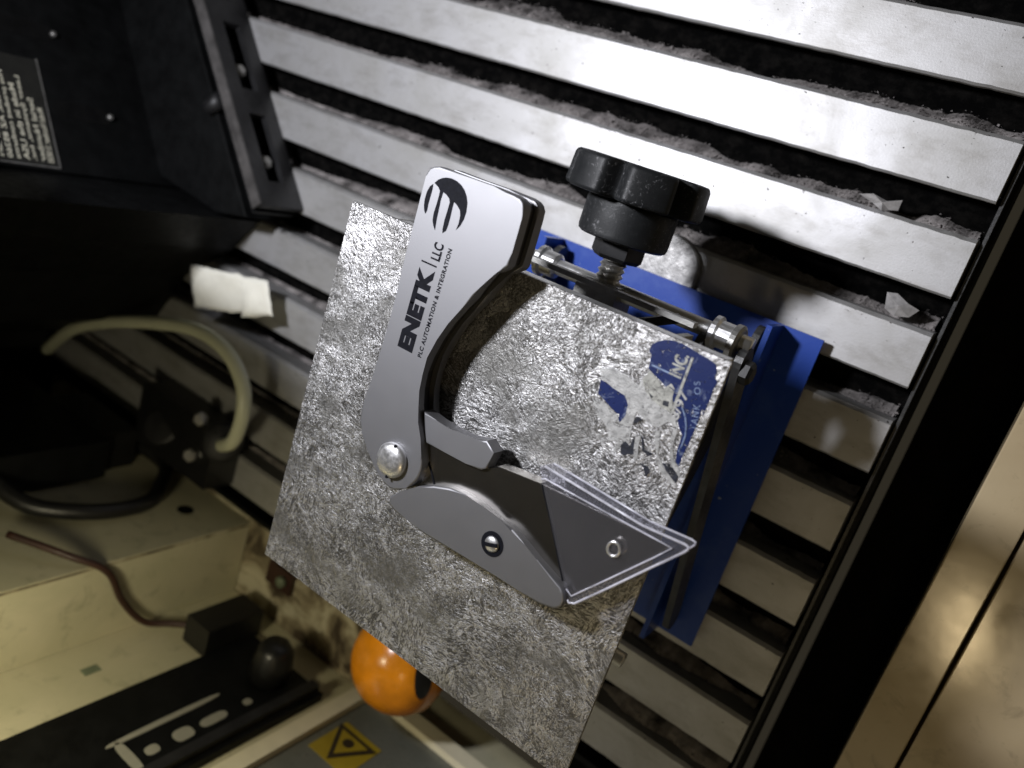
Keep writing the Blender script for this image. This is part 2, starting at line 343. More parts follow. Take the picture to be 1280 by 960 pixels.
    MAT['swarf'] = simple('grey_dust_and_chips', (0.20, 0.185, 0.18), 0.0, 0.9, 0.85, 3.5, 0.5, 60, 0.1)
    # cream cabinet enamel, dingy
    def cream(name, a, c_, rough):
        m, t, b = nt(name); v = world_pos(t)
        f = noise_tex(t, v, 0.8, 6, 0.6, 0.5)
        c = ramp(t, f, [(0.3, a), (0.7, c_)])
        spots = ramp(t, noise_tex(t, v, 2.6, 8, 0.72, 0.6), [(0.55, 0.0), (0.78, 0.75)])
        c = mix_col(t, spots, c, tuple(x * 0.45 for x in a))
        t.links.new(c, b.inputs['Base Color'])
        t.links.new(ramp(t, noise_tex(t, v, 1.4, 4), [(0.3, rough - 0.05), (0.7, rough + 0.08)]), b.inputs['Roughness'])
        bump(t, b, noise_tex(t, v, 1.5, 3), 0.05, 0.03)
        if rough < 0.3: b.inputs['Specular IOR Level'].default_value = 0.9
        return m
    MAT['cream'] = cream('cream_enamel', (0.44, 0.42, 0.28), (0.55, 0.51, 0.36), 0.5)
    MAT['cream_side'] = cream('glossy_cream_enamel', (0.52, 0.41, 0.25), (0.60, 0.49, 0.31), 0.15)
    MAT['frame'] = simple('pale_frame', (0.70, 0.65, 0.48), 0.0, 0.5, 0.06, 3, 0.08)
    # grimy cream ledge
    m, t, b = nt('grimy_ledge'); v = world_pos(t)
    f = noise_tex(t, v, 1.1, 7, 0.68, 0.7)
    t.links.new(ramp(t, f, [(0.40, (0.05, 0.035, 0.02)), (0.50, (0.26, 0.22, 0.14)), (0.6, (0.50, 0.46, 0.33))]), b.inputs['Base Color'])
    b.inputs['Roughness'].default_value = 0.65
    MAT['ledge'] = m
    MAT['tape'] = simple('paper_tape', (0.82, 0.81, 0.72), 0.0, 0.7, 0.05, 5, 0.2, 25)
    MAT['paper'] = simple('paper_scrap', (0.34, 0.33, 0.325), 0.0, 0.8, 0.35, 9, 0.2, 40)
    MAT['hose'] = simple('milky_hose', (0.50, 0.51, 0.38), 0.0, 0.4, 0.06, 3, 0.05)
    MAT['wire'] = simple('brown_cable', (0.035, 0.014, 0.009), 0.0, 0.5, 0.3, 3, 0.05)
    MAT['orange'] = simple('glossy_orange_plastic', (0.64, 0.22, 0.008), 0.0, 0.22, 0.2, 3.0, 0.12, 14)
    MAT['dark_red'] = simple('dark_red', (0.25, 0.04, 0.01), 0.0, 0.4, 0.1, 4, 0.05)
    MAT['window'] = simple('grey_window', (0.12, 0.125, 0.105), 0.0, 0.3, 0.15, 1.5, 0.05)
    MAT['yellow'] = simple('warning_yellow', (0.30, 0.22, 0.015), 0.0, 0.5, 0.1, 4, 0.05)
    MAT['sign_black'] = simple('sign_black', (0.03, 0.022, 0.012), 0.0, 0.5, 0.2, 4, 0.0)
    MAT['plate_black'] = simple('nameplate_black', (0.016, 0.016, 0.014), 0.1, 0.4, 0.2, 6, 0.05)
    MAT['plate_ink'] = simple('nameplate_print', (0.60, 0.58, 0.46), 0.0, 0.6, 0.15, 9, 0.0)
    MAT['grey_print'] = simple('pale_grey_print', (0.30, 0.295, 0.25), 0.1, 0.45, 0.08, 6, 0.0)
    MAT['green'] = simple('faded_green_mark', (0.14, 0.17, 0.11), 0.0, 0.6, 0.3, 12, 0.0)
    # clear moulded plastic: mostly see-through with a glossy skin
    m, t, b = nt('clear_plastic')
    b.inputs['Base Color'].default_value = (0.75, 0.75, 0.80, 1)
    b.inputs['Roughness'].default_value = 0.12
    bump(t, b, noise_tex(t, world_pos(t), 14, 3), 0.12, 0.02)
    tr = N(t, 'ShaderNodeBsdfTransparent'); tr.inputs[0].default_value = (0.94, 0.94, 0.96, 1)
    lw = N(t, 'ShaderNodeLayerWeight', Blend=0.35)
    fac = ramp(t, lw.outputs['Facing'], [(0.0, 0.018), (0.6, 0.07), (1.0, 0.6)])
    mx = t.nodes.new('ShaderNodeMixShader')
    t.links.new(fac, mx.inputs[0]); t.links.new(tr.outputs[0], mx.inputs[1]); t.links.new(b.outputs[0], mx.inputs[2])
    t.links.new(mx.outputs[0], t.nodes['Material Output'].inputs['Surface'])
    MAT['clear'] = m
    m, t, b = nt('bright_edge_plastic')  # whitish mix paints the bright lines light leaves along the edges
    b.inputs['Base Color'].default_value = (0.80, 0.80, 0.88, 1); b.inputs['Roughness'].default_value = 0.18
    tr = N(t, 'ShaderNodeBsdfTransparent'); mx = t.nodes.new('ShaderNodeMixShader')
    t.links.new(ramp(t, noise_tex(t, world_pos(t), 5, 3), [(0.35, 0.25), (0.65, 0.75)]), mx.inputs[0])
    t.links.new(tr.outputs[0], mx.inputs[1]); t.links.new(b.outputs[0], mx.inputs[2])
    t.links.new(mx.outputs[0], t.nodes['Material Output'].inputs['Surface'])
    MAT['bright_edge'] = m
build_materials()

# ------------------------------------------------------------------ mesh helpers
def link(o, parent=None):
    col.objects.link(o)
    if parent: o.parent = parent
    return o

def tag(o, label=None, cat=None, group=None, kind=None):
    if label: o['label'] = label
    if cat: o['category'] = cat
    if group: o['group'] = group
    if kind: o['kind'] = kind
    return o

def empty(name, loc=(0, 0, 0)):
    o = bpy.data.objects.new(name, None); o.empty_display_size = 0.2
    o.location = loc
    return link(o)

def obj(name, bm, mat, parent=None, smooth=False):
    """Link a bmesh (world coordinates) as one mesh object."""
    me = bpy.data.meshes.new(name)
    bmesh.ops.recalc_face_normals(bm, faces=bm.faces[:])
    bm.to_mesh(me); bm.free()
    me.materials.append(MAT[mat] if isinstance(mat, str) else mat)
    if smooth:
        for p in me.polygons: p.use_smooth = True
    o = bpy.data.objects.new(name, me)
    link(o, parent)
    if smooth == 'auto':
        me.set_sharp_from_angle(angle=0.7)
        md = o.modifiers.new('weighted_normals', 'WEIGHTED_NORMAL'); md.keep_sharp = True; md.weight = 100
    if parent:
        off = Vector(parent.location)
        if parent.parent: off = off + Vector(parent.parent.location)
        me.transform(Matrix.Translation(-off))
    return o

def soften(bm, w, segs=2, flt=None):
    es = [e for e in bm.edges if (flt is None or flt(e)) and len(e.link_faces) == 2 and e.calc_face_angle(0) > 0.35]
    bmesh.ops.bevel(bm, geom=es, offset=w, segments=segs, affect='EDGES', profile=0.6, clamp_overlap=True)
    return bm

def add_box(bm, lo, hi):
    vs = [bm.verts.new((x, y, z)) for z in (lo[2], hi[2]) for y in (lo[1], hi[1]) for x in (lo[0], hi[0])]
    for f in ((0, 2, 3, 1), (4, 5, 7, 6), (0, 1, 5, 4), (2, 6, 7, 3), (0, 4, 6, 2), (1, 3, 7, 5)):
        bm.faces.new([vs[i] for i in f])
    return bm

def box(lo, hi, w=0.0, segs=2):
    bm = add_box(bmesh.new(), lo, hi)
    if w: soften(bm, w, segs)
    return bm

def prism(pts, z0, z1, w=0.0, segs=2, top_only=True, bm=None):
    bm = bm or bmesh.new()
    b0 = [bm.verts.new((x, y, z0)) for x, y in pts]
    b1 = [bm.verts.new((x, y, z1)) for x, y in pts]
    n = len(pts)
    bm.faces.new(b0[::-1]); top = bm.faces.new(b1)
    for i in range(n):
        bm.faces.new((b0[i], b0[(i + 1) % n], b1[(i + 1) % n], b1[i]))
    if w:
        bmesh.ops.bevel(bm, geom=list(top.edges), offset=w, segments=segs, affect='EDGES', profile=0.6, clamp_overlap=True)
    return bm

def sheet(pts, z, bm=None):
    bm = bm or bmesh.new()
    bm.faces.new([bm.verts.new((x, y, z)) for x, y in pts])
    return bm

def tube(path, radii, n=14, bm=None, caps=True):
    bm = bm or bmesh.new()
    path = [Vector(p) for p in path]
    if isinstance(radii, (int, float)): radii = [radii] * len(path)
    rings = []; up = None
    for i, p in enumerate(path):
        d = (path[min(i + 1, len(path) - 1)] - path[max(i - 1, 0)]).normalized()
        if up is None:
            up = d.orthogonal().normalized()
        up = (up - d * up.dot(d)).normalized()
        s = d.cross(up)
        rings.append([bm.verts.new(p + (up * math.cos(a) + s * math.sin(a)) * radii[i]) for a in [2 * math.pi * k / n for k in range(n)]])
    for a, b in zip(rings, rings[1:]):
        for k in range(n):
            bm.faces.new((a[k], a[(k + 1) % n], b[(k + 1) % n], b[k]))
    if caps:
        bm.faces.new(rings[0][::-1]); bm.faces.new(rings[-1])
    return bm

def lathe(center, axis, profile, n=32, bm=None, lobes=0, amp=0.0, phase=0.0, caps=True):
    """profile: (distance along axis, radius) pairs"""
    bm = bm or bmesh.new()
    axis = Vector(axis).normalized(); u = axis.orthogonal().normalized(); v = axis.cross(u)
    c = Vector(center); rings = []
    for d, r in profile:
        ring = []
        for k in range(n):
            a = 2 * math.pi * k / n
            rr = r
            if lobes:
                rr = r * (1 - amp * max(0.0, math.cos(lobes * a + phase)) ** 3)
            ring.append(bm.verts.new(c + axis * d + (u * math.cos(a) + v * math.sin(a)) * rr))
        rings.append(ring)
    for a, b in zip(rings, rings[1:]):
        for k in range(n):
            bm.faces.new((a[k], a[(k + 1) % n], b[(k + 1) % n], b[k]))
    if caps:
        bm.faces.new(rings[0][::-1]); bm.faces.new(rings[-1])
    return bm

def smooth_path(pts, per=8):
    pts = [Vector(p) for p in pts]; out = []
    for i in range(len(pts) - 1):
        p0 = pts[max(i - 1, 0)]; p1 = pts[i]; p2 = pts[i + 1]; p3 = pts[min(i + 2, len(pts) - 1)]
        for k in range(per):
            t = k / per
            out.append(0.5 * ((2 * p1) + (p2 - p0) * t + (2 * p0 - 5 * p1 + 4 * p2 - p3) * t * t + (3 * p1 - p0 - 3 * p2 + p3) * t ** 3))
    out.append(pts[-1])
    return out

def text_mesh(name, body, mat, origin, xdir, ydir, width=None, height=None, parent=None, bold=0.0, depth=0.0, spacing=1.0):
    """Lettering as a mesh: lower-left corner at origin, reading along xdir, tall along ydir."""
    cu = bpy.data.curves.new(name + '_curve', 'FONT')
    cu.body = body; cu.size = 1.0; cu.offset = bold; cu.space_character = spacing
    cu.extrude = 0.0
    tmp = bpy.data.objects.new(name + '_tmp', cu); col.objects.link(tmp)
    bpy.context.view_layer.update()
    me = bpy.data.meshes.new_from_object(tmp.evaluated_get(bpy.context.evaluated_depsgraph_get()))
    bpy.data.objects.remove(tmp); bpy.data.curves.remove(cu)
    xs = [v.co.x for v in me.vertices]; ys = [v.co.y for v in me.vertices]
    x0, x1, y0, y1 = min(xs), max(xs), min(ys), max(ys)
    sy = height / (y1 - y0)
    sx = width / (x1 - x0) if width else sy
    X = Vector(xdir).normalized(); Y = Vector(ydir).normalized(); O = Vector(origin)
    off = Vector((0, 0, 0))
    p = parent
    while p: off += Vector(p.location); p = p.parent
    for v in me.vertices:
        v.co = O + X * (v.co.x - x0) * sx + Y * (v.co.y - y0) * sy - off
    me.materials.clear(); me.materials.append(MAT[mat]); me.name = name
    o = bpy.data.objects.new(name, me)
    return link(o, parent)

# ------------------------------------------------------------------ the slatted bed
BED_L, BED_R = -15.2, 0.0
SLAT_W = 0.622
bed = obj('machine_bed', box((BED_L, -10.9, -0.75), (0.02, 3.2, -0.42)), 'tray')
tag(bed, 'dark dusty tray of the machine bed under the aluminium slats', 'machine bed', kind='structure')
def slat_mesh(seed):
    bm = bmesh.new(); w = SLAT_W; ch = 0.045; rings = []; nseg = 220
    for k in range(nseg + 1):
        x = BED_L + (BED_L * -1 - 0.012) * k / nseg
        j1 = 0.006 * mnoise.noise(Vector((x * 7, seed * 3.1, 0))); j2 = 0.006 * mnoise.noise(Vector((x * 7, seed * 5.3, 4)))
        nk = mnoise.noise(Vector((x * 11, seed * 2.7, 9)))
        if nk > 0.55: j1 -= 0.03 * (nk - 0.55)
        c1 = ch + abs(j1) * 1.5; c2 = ch * 0.6 + abs(j2) * 1.2
        prof = [(0, -0.42), (j1, -c1), (-ch * 0.9 + j1, 0), (-(w - ch * 0.5) + j2, 0), (-w + j2, -c2), (-w + j2, -0.10), (-w + 0.09, -0.16), (-w + 0.09, -0.42)]
        rings.append([bm.verts.new((x, y, z)) for y, z in prof])
    n = 8
    for a, c in zip(rings, rings[1:]):
        for i in range(n): bm.faces.new((a[i], a[(i + 1) % n], c[(i + 1) % n], c[i]))
    bm.faces.new(rings[0]); bm.faces.new(rings[-1][::-1])
    bmesh.ops.recalc_face_normals(bm, faces=bm.faces[:])
    me = bpy.data.meshes.new('slat'); bm.to_mesh(me); bm.free()
    me.materials.append(MAT['slat'])
    return me
sms = [slat_mesh(k) for k in range(4)]
for i in range(-1, 11):
    o = bpy.data.objects.new('slat', sms[(i * 3) % 4]); o.parent = bed
    o.location = (random.uniform(-0.014, 0.008), -i + random.uniform(-0.006, 0.006), 0)
    o.rotation_euler = (random.uniform(-0.006, 0.006), 0, 0)
    col.objects.link(o)
obj('end_rail', box((0.022, -10.9, -0.6), (0.055, 3.2, -0.10), 0.008), 'arm', bed)
obj('end_rail', box((0.056, -10.9, -0.6), (0.10, 3.2, -0.22), 0.008), 'black', bed)
obj('gap_shadow', box((BED_L, -11.0, -0.6), (0.1, -10.905, -0.1)), 'black', bed)  # black strip drawn for the shadow in the gap at the bed end

# grey dust, chips and lint that has packed into the slots
def swarf():
    rnd = random.Random(3)
    verts, faces = [], []
    def density(x, i):
        d = 0.5 + 0.5 * mnoise.noise(Vector((x * 0.55, i * 7.1, 0))) + 0.25 * mnoise.noise(Vector((x * 2.3, i * 5.7, 3)))
        return max(0.0, min(1.0, (d - 0.22) * 1.9)) * max(0.2, min(1.0, (x + 9.8) / 3.0))
    for i in range(-1, 10):
        y_hi = -i - SLAT_W; y_lo = -i - 1
        nx = 760; prev = None
        for k in range(nx + 1):
            x = BED_L + 0.1 + 15.05 * k / nx
            d = density(x, i)
            f1 = mnoise.noise(Vector((x * 9, i * 3.3, 2))); f2 = mnoise.noise(Vector((x * 31, i * 1.3, 7)))
            hgt = -0.40 + 0.26 * d + 0.03 * f1 * d + 0.015 * f2
            wid = 0.03 + 0.17 * d + 0.03 * f1 * d + 0.014 * f2
            ring = []
            for q in range(5):
                u = q / 4
                yy = y_lo + 0.004 + wid * u
                zz = hgt * (1 - u) + -0.418 * u + 0.05 * d * math.sin(math.pi * u) + 0.02 * d * mnoise.noise(Vector((x * 27, q * 1.7, i)))
                ring.append(len(verts)); verts.append((x, yy, zz))
            if prev:
                for q in range(4): faces.append((prev[q], ring[q], ring[q + 1], prev[q + 1]))
            prev = ring
        n = 5200 if i < 5 else 1200
        for k in range(n):
            x = rnd.uniform(BED_L + 0.2, -0.03)
            d = density(x, i)
            if rnd.random() > 0.06 + d: continue
            u = min(1.0, abs(rnd.gauss(0, 0.45)))
            y = y_lo + 0.006 + (0.04 + 0.19 * d) * u
            z = (-0.40 + 0.27 * d) * (1 - u) - 0.41 * u + 0.05 * d * math.sin(math.pi * u) + rnd.uniform(0.0, 0.02)
            s = rnd.choice((0.005, 0.007, 0.009, 0.013)) * rnd.uniform(0.6, 1.5)
            if rnd.random() < 0.012: s *= 3
            b0 = len(verts)
            for _ in range(4): verts.append((x + rnd.uniform(-s, s) * 1.7, y + rnd.uniform(-s, s), z + rnd.uniform(-s, s) * 1.2))
            for f in ((0, 1, 2), (0, 2, 3), (0, 3, 1), (1, 3, 2)): faces.append(tuple(b0 + q for q in f))
    # a sprinkle of grit on the slat tops beside the slots
    for k in range(500):
        i = rnd.randint(0, 6); x = rnd.uniform(-9.5, -0.1)
        y = -i - (rnd.random() ** 3) * SLAT_W * 0.8 - 0.04
        s = rnd.choice((0.005, 0.007, 0.011)); b0 = len(verts)
        if -4.95 < x < -0.9 and -8.5 < y < -4.4: continue
        for _ in range(4): verts.append((x + rnd.uniform(-s, s) * 1.5, y + rnd.uniform(-s, s), 0.004 + rnd.uniform(0, s)))
        for f in ((0, 1, 2), (0, 2, 3), (0, 3, 1), (1, 3, 2)): faces.append(tuple(b0 + q for q in f))
    me = bpy.data.meshes.new('swarf'); me.from_pydata(verts, [], faces); me.materials.append(MAT['swarf'])
    o = bpy.data.objects.new('swarf', me); link(o)
    tag(o, 'grey dust and fine chips packed in the slots between the slats', 'swarf', kind='stuff')
swarf()

def scrap(name, pts, z, label, h=0.05):
    bm = bmesh.new(); rnd = random.Random(len(pts))
    cx = sum(p[0] for p in pts) / len(pts); cy = sum(p[1] for p in pts) / len(pts)
    c = bm.verts.new((cx, cy, z + h)); c2 = bm.verts.new((cx, cy, z + h - 0.02))
    top = [bm.verts.new((x, y, z + rnd.uniform(-0.03, 0.06))) for x, y in pts]
    bot = [bm.verts.new((v.co.x, v.co.y, v.co.z - 0.012)) for v in top]
    n = len(pts)
    for i in range(n):
        j = (i + 1) % n
        bm.faces.new((c, top[i], top[j])); bm.faces.new((c2, bot[j], bot[i])); bm.faces.new((top[i], bot[i], bot[j], top[j]))
    tag(obj(name, bm, 'paper'), label, 'scrap')
scrap('paper_scrap', [(-1.27, -2.90), (-1.12, -2.86), (-0.98, -2.89), (-0.83, -2.84), (-0.84, -2.95), (-0.92, -2.97), (-0.98, -3.0), (-1.1, -2.95)], -0.06,
      'torn pale flake lying in the slot beside the upper right slat end')
scrap('paper_scrap', [(-0.60, -3.76), (-0.50, -3.74), (-0.36, -3.80), (-0.24, -3.83), (-0.30, -3.93), (-0.44, -3.97), (-0.56, -3.93)], -0.04,
      'crumpled grey flake stuck in the slot nearest the long shadow edge', 0.09)

# steel disc lying on the slat behind the jack
o = obj('steel_disc', lathe((-2.98, -4.34, 0.0), (0, 0, 1), [(0.003, 0.40), (0.015, 0.41), (0.08, 0.41), (0.095, 0.39)], 48), 'disc', None, False)
tag(o, 'round scratched steel disc on a slat, half under the blue base edge', 'disc')

# ------------------------------------------------------------------ right side: black gap and glossy cream panel
o = obj('side_channel', box((0.105, -16, -2.4), (2.4, 3.2, -2.2)), 'pit'); tag(o, 'black empty channel along the right end of the bed', 'channel', kind='structure')  # floor coloured black for the dark depth of the channel
bm = prism([(1.54, -16), (4.5, -16), (4.5, 2), (1.54, 2)], -0.8, 0.0, 0.015)
side = obj('side_panel', bm, 'cream_side'); tag(side, 'glossy cream cabinet side panel beyond the black channel', 'panel', kind='structure')
bm = prism([(0.97, -16), (1.50, -16), (1.50, 2), (1.02, 2)], -0.8, -0.004, 0.015)
obj('edge_strip', bm, 'cream_side', side)

# ------------------------------------------------------------------ far cabinet wall with what is fixed on it
wall = obj('cabinet_wall', box((-16, -12.9, -1.2), (4.5, -12.5, 9.0)), 'cream'); tag(wall, 'dingy cream far wall of the cabinet', 'wall', kind='structure')
led = obj('cabinet_ledge', box((-16, -12.49, -1.2), (-5.5, -11.01, -0.12), 0.03), 'ledge'); tag(led, 'grimy cream ledge between the bed and the far wall', 'ledge', kind='structure')
o = obj('floor_channel', box((-5.49, -12.49, -1.6), (0.1, -11.01, -1.4)), 'pit'); tag(o, 'black gap between the bed end and the far wall', 'channel', kind='structure')  # black floor stands for the darkness of this gap
lw_ = obj('left_wall', box((-16.4, -12.4, -1.2), (-15.25, 3.2, 8.0)), 'black'); tag(lw_, 'black left wall of the cabinet', 'wall', kind='structure')

wb = empty('wall_box', (-8.75, -11.1, -0.1))
tag(wb, 'cream sheet metal box with one round black hole fixed on the far wall', 'box')
obj('casing', box((-14.2, -12.49, -0.10), (-8.72, -11.08, 5.6), 0.05), 'cream', wb)
obj('hole', lathe((-9.53, -11.079, 0.66), (0, 1, 0), [(0.0, 0.14), (0.004, 0.14), (0.006, 0.10)], 24), 'pit', wb)  # black disc on the face stands for the dark inside the hole
obj('side_seam', box((-8.719, -11.14, -0.05), (-8.714, -11.10, 5.5)), 'ledge', wb)

gm = obj('green_mark', box((-8.23, -12.499, 2.80), (-8.08, -12.490, 3.05)), 'green'); tag(gm, 'small faded green mark on the cream far wall', 'mark')

cs = empty('control_strip', (-6.5, -12.49, 0.6))
tag(cs, 'black upright strip with pale outlined buttons on the far wall', 'control strip')
obj('backing', box((-7.44, -12.495, 0.55), (-5.72, -12.36, 6.0), 0.04), 'black', cs)
obj('side_lip', box((-5.96, -12.355, 0.6), (-5.80, -12.22, 6.0), 0.03), 'rail', cs)
def pill(x, z, rx, rz, y=-12.357):
    bm = bmesh.new(); n = 24; vs = []
    for yy in (y, y + 0.012):
        vs.append([bm.verts.new((x + rx * math.copysign(abs(math.cos(a)) ** 0.7, math.cos(a)), yy, z + rz * math.copysign(abs(math.sin(a)) ** 0.7, math.sin(a)))) for a in [2 * math.pi * k / n for k in range(n)]])
    bm.faces.new(vs[0]); bm.faces.new(vs[1][::-1])
    for k in range(n): bm.faces.new((vs[0][k], vs[0][(k + 1) % n], vs[1][(k + 1) % n], vs[1][k]))
    return bm
obj('printed_bar', pill(-6.60, 2.75, 0.045, 0.90), 'grey_print', cs)
obj('printed_bar', pill(-5.99, 2.7, 0.028, 0.85), 'grey_print', cs)
obj('printed_bar', pill(-6.3, 3.50, 0.30, 0.07), 'grey_print', cs)
for x, z, rx, rz in ((-6.24, 2.22, 0.08, 0.22), (-6.24, 2.72, 0.11, 0.15), (-6.24, 3.20, 0.08, 0.10), (-6.24, 1.62, 0.06, 0.07)):
    obj('button', pill(x, z, rx, rz), 'grey_print', cs)
o = obj('cable_plug', lathe((-6.45, -12.3, 1.05), (0, 1, 0), [(0, 0.30), (0.25, 0.32), (0.5, 0.28), (0.62, 0.2)], 20), 'black_gloss', None, True)
tag(o, 'round black plug at the lower end of the control strip', 'plug')

wf = empty('framed_window', (-5.4, -12.45, -0.2))
tag(wf, 'grey framed window with a pale frame and a yellow warning triangle', 'window')
obj('frame_post', box((-5.50, -12.495, -0.05), (-5.24, -12.30, 6.0), 0.03), 'frame', wf)
obj('frame_rail', box((-5.50, -12.495, -0.34), (0.0, -12.30, -0.052), 0.03), 'frame', wf)
obj('pane', box((-5.235, -12.49, -0.05), (0.0, -12.42, 6.0)), 'window', wf)
def tri_sign(cx, cz, r, y):
    bm = bmesh.new()
    pts = [(cx + r * math.sin(a), cz + r * math.cos(a)) for a in (math.pi * k / 1.5 for k in range(3))]
    lo = [bm.verts.new((x, y, z)) for x, z in pts]; hi = [bm.verts.new((x, y + 0.01, z)) for x, z in pts]
    bm.faces.new(lo); bm.faces.new(hi[::-1])
    for k in range(3): bm.faces.new((lo[k], lo[(k + 1) % 3], hi[(k + 1) % 3], hi[k]))
    return bm
ws = obj('warning_sign', box((-5.10, -12.418, 0.62), (-4.36, -12.41, 1.42)), 'yellow', wf)
obj('sign_border', tri_sign(-4.75, 0.95, 0.44, -12.408), 'sign_black', ws)
obj('sign_field', tri_sign(-4.75, 0.95, 0.30, -12.396), 'yellow', ws)
obj('sign_symbol', lathe((-4.75, -12.385, 0.95), (0, 1, 0), [(0, 0.09), (0.006, 0.09)], 12), 'sign_black', ws)

# orange plastic thing behind the jack
og = empty('orange_cap', (-4.64, -11.12, -0.4))
tag(og, 'glossy orange rounded plastic cap with a black patch behind the steel plate', 'cap')
OC, OR = Vector((-4.642, -11.09, 0.42)), 0.75
prof = [(-0.70, 0.42), (-0.66, 0.46)] + [(OR * math.sin(a), OR * math.cos(a) + (0.012 if x == 2 else 0.0)) for x, a in [(x, math.radians(x)) for x in range(-52, 90, 6)]] + [(OR, 0.01)]
OF = Matrix.Translation(OC) @ Matrix.Diagonal((1, 1, 0.90, 1)) @ Matrix.Translation(-OC)
bm = lathe(OC, (0, 0, 1), prof, 48); bm.transform(OF)
obj('dome', bm, 'orange', og, True)
bm = bmesh.new(); dc = Vector((0.84, 0.33, 0.42)).normalized(); e1 = Vector((0.35, -0.93, 0.05)).normalized()
e1 = (e1 - dc * e1.dot(dc)).normalized(); e2 = dc.cross(e1); rings = []
for k in range(1, 4):
    rings.append([bm.verts.new(OC + (dc + e1 * 0.42 * k / 3 * math.cos(a) + e2 * 0.20 * k / 3 * math.sin(a)).normalized() * OR * 1.006) for a in [2 * math.pi * q / 24 for q in range(24)]])
bm.faces.new(rings[0])
for a, b in zip(rings, rings[1:]):
    for k in range(24): bm.faces.new((a[k], a[(k + 1) % 24], b[(k + 1) % 24], b[k]))
bm.transform(OF)
obj('black_patch', bm, 'black_gloss', og, True)

# ------------------------------------------------------------------ left side: black housing, rail, hose and cables
PA = Vector((-0.611, 0.791, 0)).normalized(); PN = Vector((0.791, 0.611, 0)).normalized(); PE = Vector((-11.62, -5.98, 0))
def on_panel(s, z, d=0.0): return PE + PA * s + PN * d + Vector((0, 0, z))
hs = empty('machine_housing', PE)
tag(hs, 'tall black machine housing with slots and a black nameplate', 'housing')
def panel_box(s0, s1, z0, z1, d0, d1, w=0.0):
    bm = bmesh.new()
    vs = [bm.verts.new(on_panel(s, z, d)) for d in (d0, d1) for z in (z0, z1) for s in (s0, s1)]
    for f in ((0, 1, 3, 2), (4, 6, 7, 5), (0, 4, 5, 1), (2, 3, 7, 6), (0, 2, 6, 4), (1, 5, 7, 3)): bm.faces.new([vs[i] for i in f])
    if w: soften(bm, w)
    return bm
obj('casing', panel_box(0, 9, 0.03, 8.5, -2.5, 0, 0.03), 'black', hs)
obj('lower_body', prism([(-9.95, -6.02), (-10.45, -6.65), (-11.5, -7.5), (-12.1, -8.55), (-14.4, -9.7), (-15.2, -9.3), (-15.2, -5.6), (-11.66, -6.02)], 0.03, 7.2, 0.05), 'black', hs)
def xz_plate(pts, y0, y1):
    bm = bmesh.new()
    a = [bm.verts.new((x, y0, z)) for x, z in pts]; c = [bm.verts.new((x, y1, z)) for x, z in pts]; n = len(pts)
    bm.faces.new(a); bm.faces.new(c[::-1])
    for k in range(n): bm.faces.new((a[k], a[(k + 1) % n], c[(k + 1) % n], c[k]))
    return bm
obj('shade_plate', xz_plate([(-12.3, 5.0), (-8.3, 5.0), (-7.3, 5.8), (-6.35, 7.0), (-6.35, 10.4), (-12.3, 10.4)], -5.2, -5.0), 'black', hs)  # unseen plate added to keep the work light off the far wall
obj('black_filler', prism([(-9.50, -5.86), (-13.95, -0.62), (-15.2, -0.6), (-15.2, -2.2), (-11.75, -5.85), (-10.2, -6.0)], 0.02, 0.72, 0.03), 'black', hs)  # added black filler so the space behind the rail reads dark
def panel_slot(s, z0, z1, r, d):
    bm = bmesh.new(); pts = []
    for k in range(9): a = math.pi * k / 8; pts.append((s + r * math.cos(a), z1 - r + r * math.sin(a)))
    for k in range(9): a = math.pi + math.pi * k / 8; pts.append((s + r * math.cos(a), z0 + r + r * math.sin(a)))
    lo = [bm.verts.new(on_panel(*p, 0.0)) for p in pts]; hi = [bm.verts.new(on_panel(*p, d)) for p in pts]
    bm.faces.new(lo); bm.faces.new(hi[::-1])
    for k in range(len(pts)): bm.faces.new((lo[k], lo[(k + 1) % len(pts)], hi[(k + 1) % len(pts)], hi[k]))
    return bm
for s, z0, z1 in ((2.27, 2.05, 3.2), (1.04, 1.40, 2.35)):
    obj('slot', panel_slot(s, z0, z1, 0.14, 0.006), 'pit', hs)  # black patch on the panel stands for the shade in the slot
    obj('slot_pin', lathe(on_panel(s, z0 + 0.03, 0.0), PN, [(0, 0.05), (0.05, 0.05), (0.07, 0.03)], 12), 'dull', hs, True)
np_ = obj('nameplate', panel_box(0.06, 1.76, 2.45, 4.4, 0.0, 0.015), 'plate_black', hs)
obj('nameplate_rim', panel_box(0.04, 0.06, 2.43, 4.42, 0.0, 0.02), 'dull', np_)
obj('nameplate_rim', panel_box(0.04, 1.78, 2.43, 2.45, 0.0, 0.02), 'dull', np_)
rows = [('Model Number: 210020', 0.62), ('Serial Number', 0.72), ('Laser Systems, Inc.', 0.95), ('Made in the USA', 0.85), ('This product conforms', 1.0), ('Scottsdale, AZ 85260', 0.98), ('Corporate Headquarters', 1.1), ('Date of Manufacture', 0.85)]
zz = 2.52
for body_, wdt in rows:
    text_mesh('nameplate_text', body_, 'plate_ink', on_panel(0.12 + wdt * 1.38, zz, 0.018), -PA, (0, 0, 1), wdt * 1.38, 0.085, np_, 0.01)
    zz += 0.115

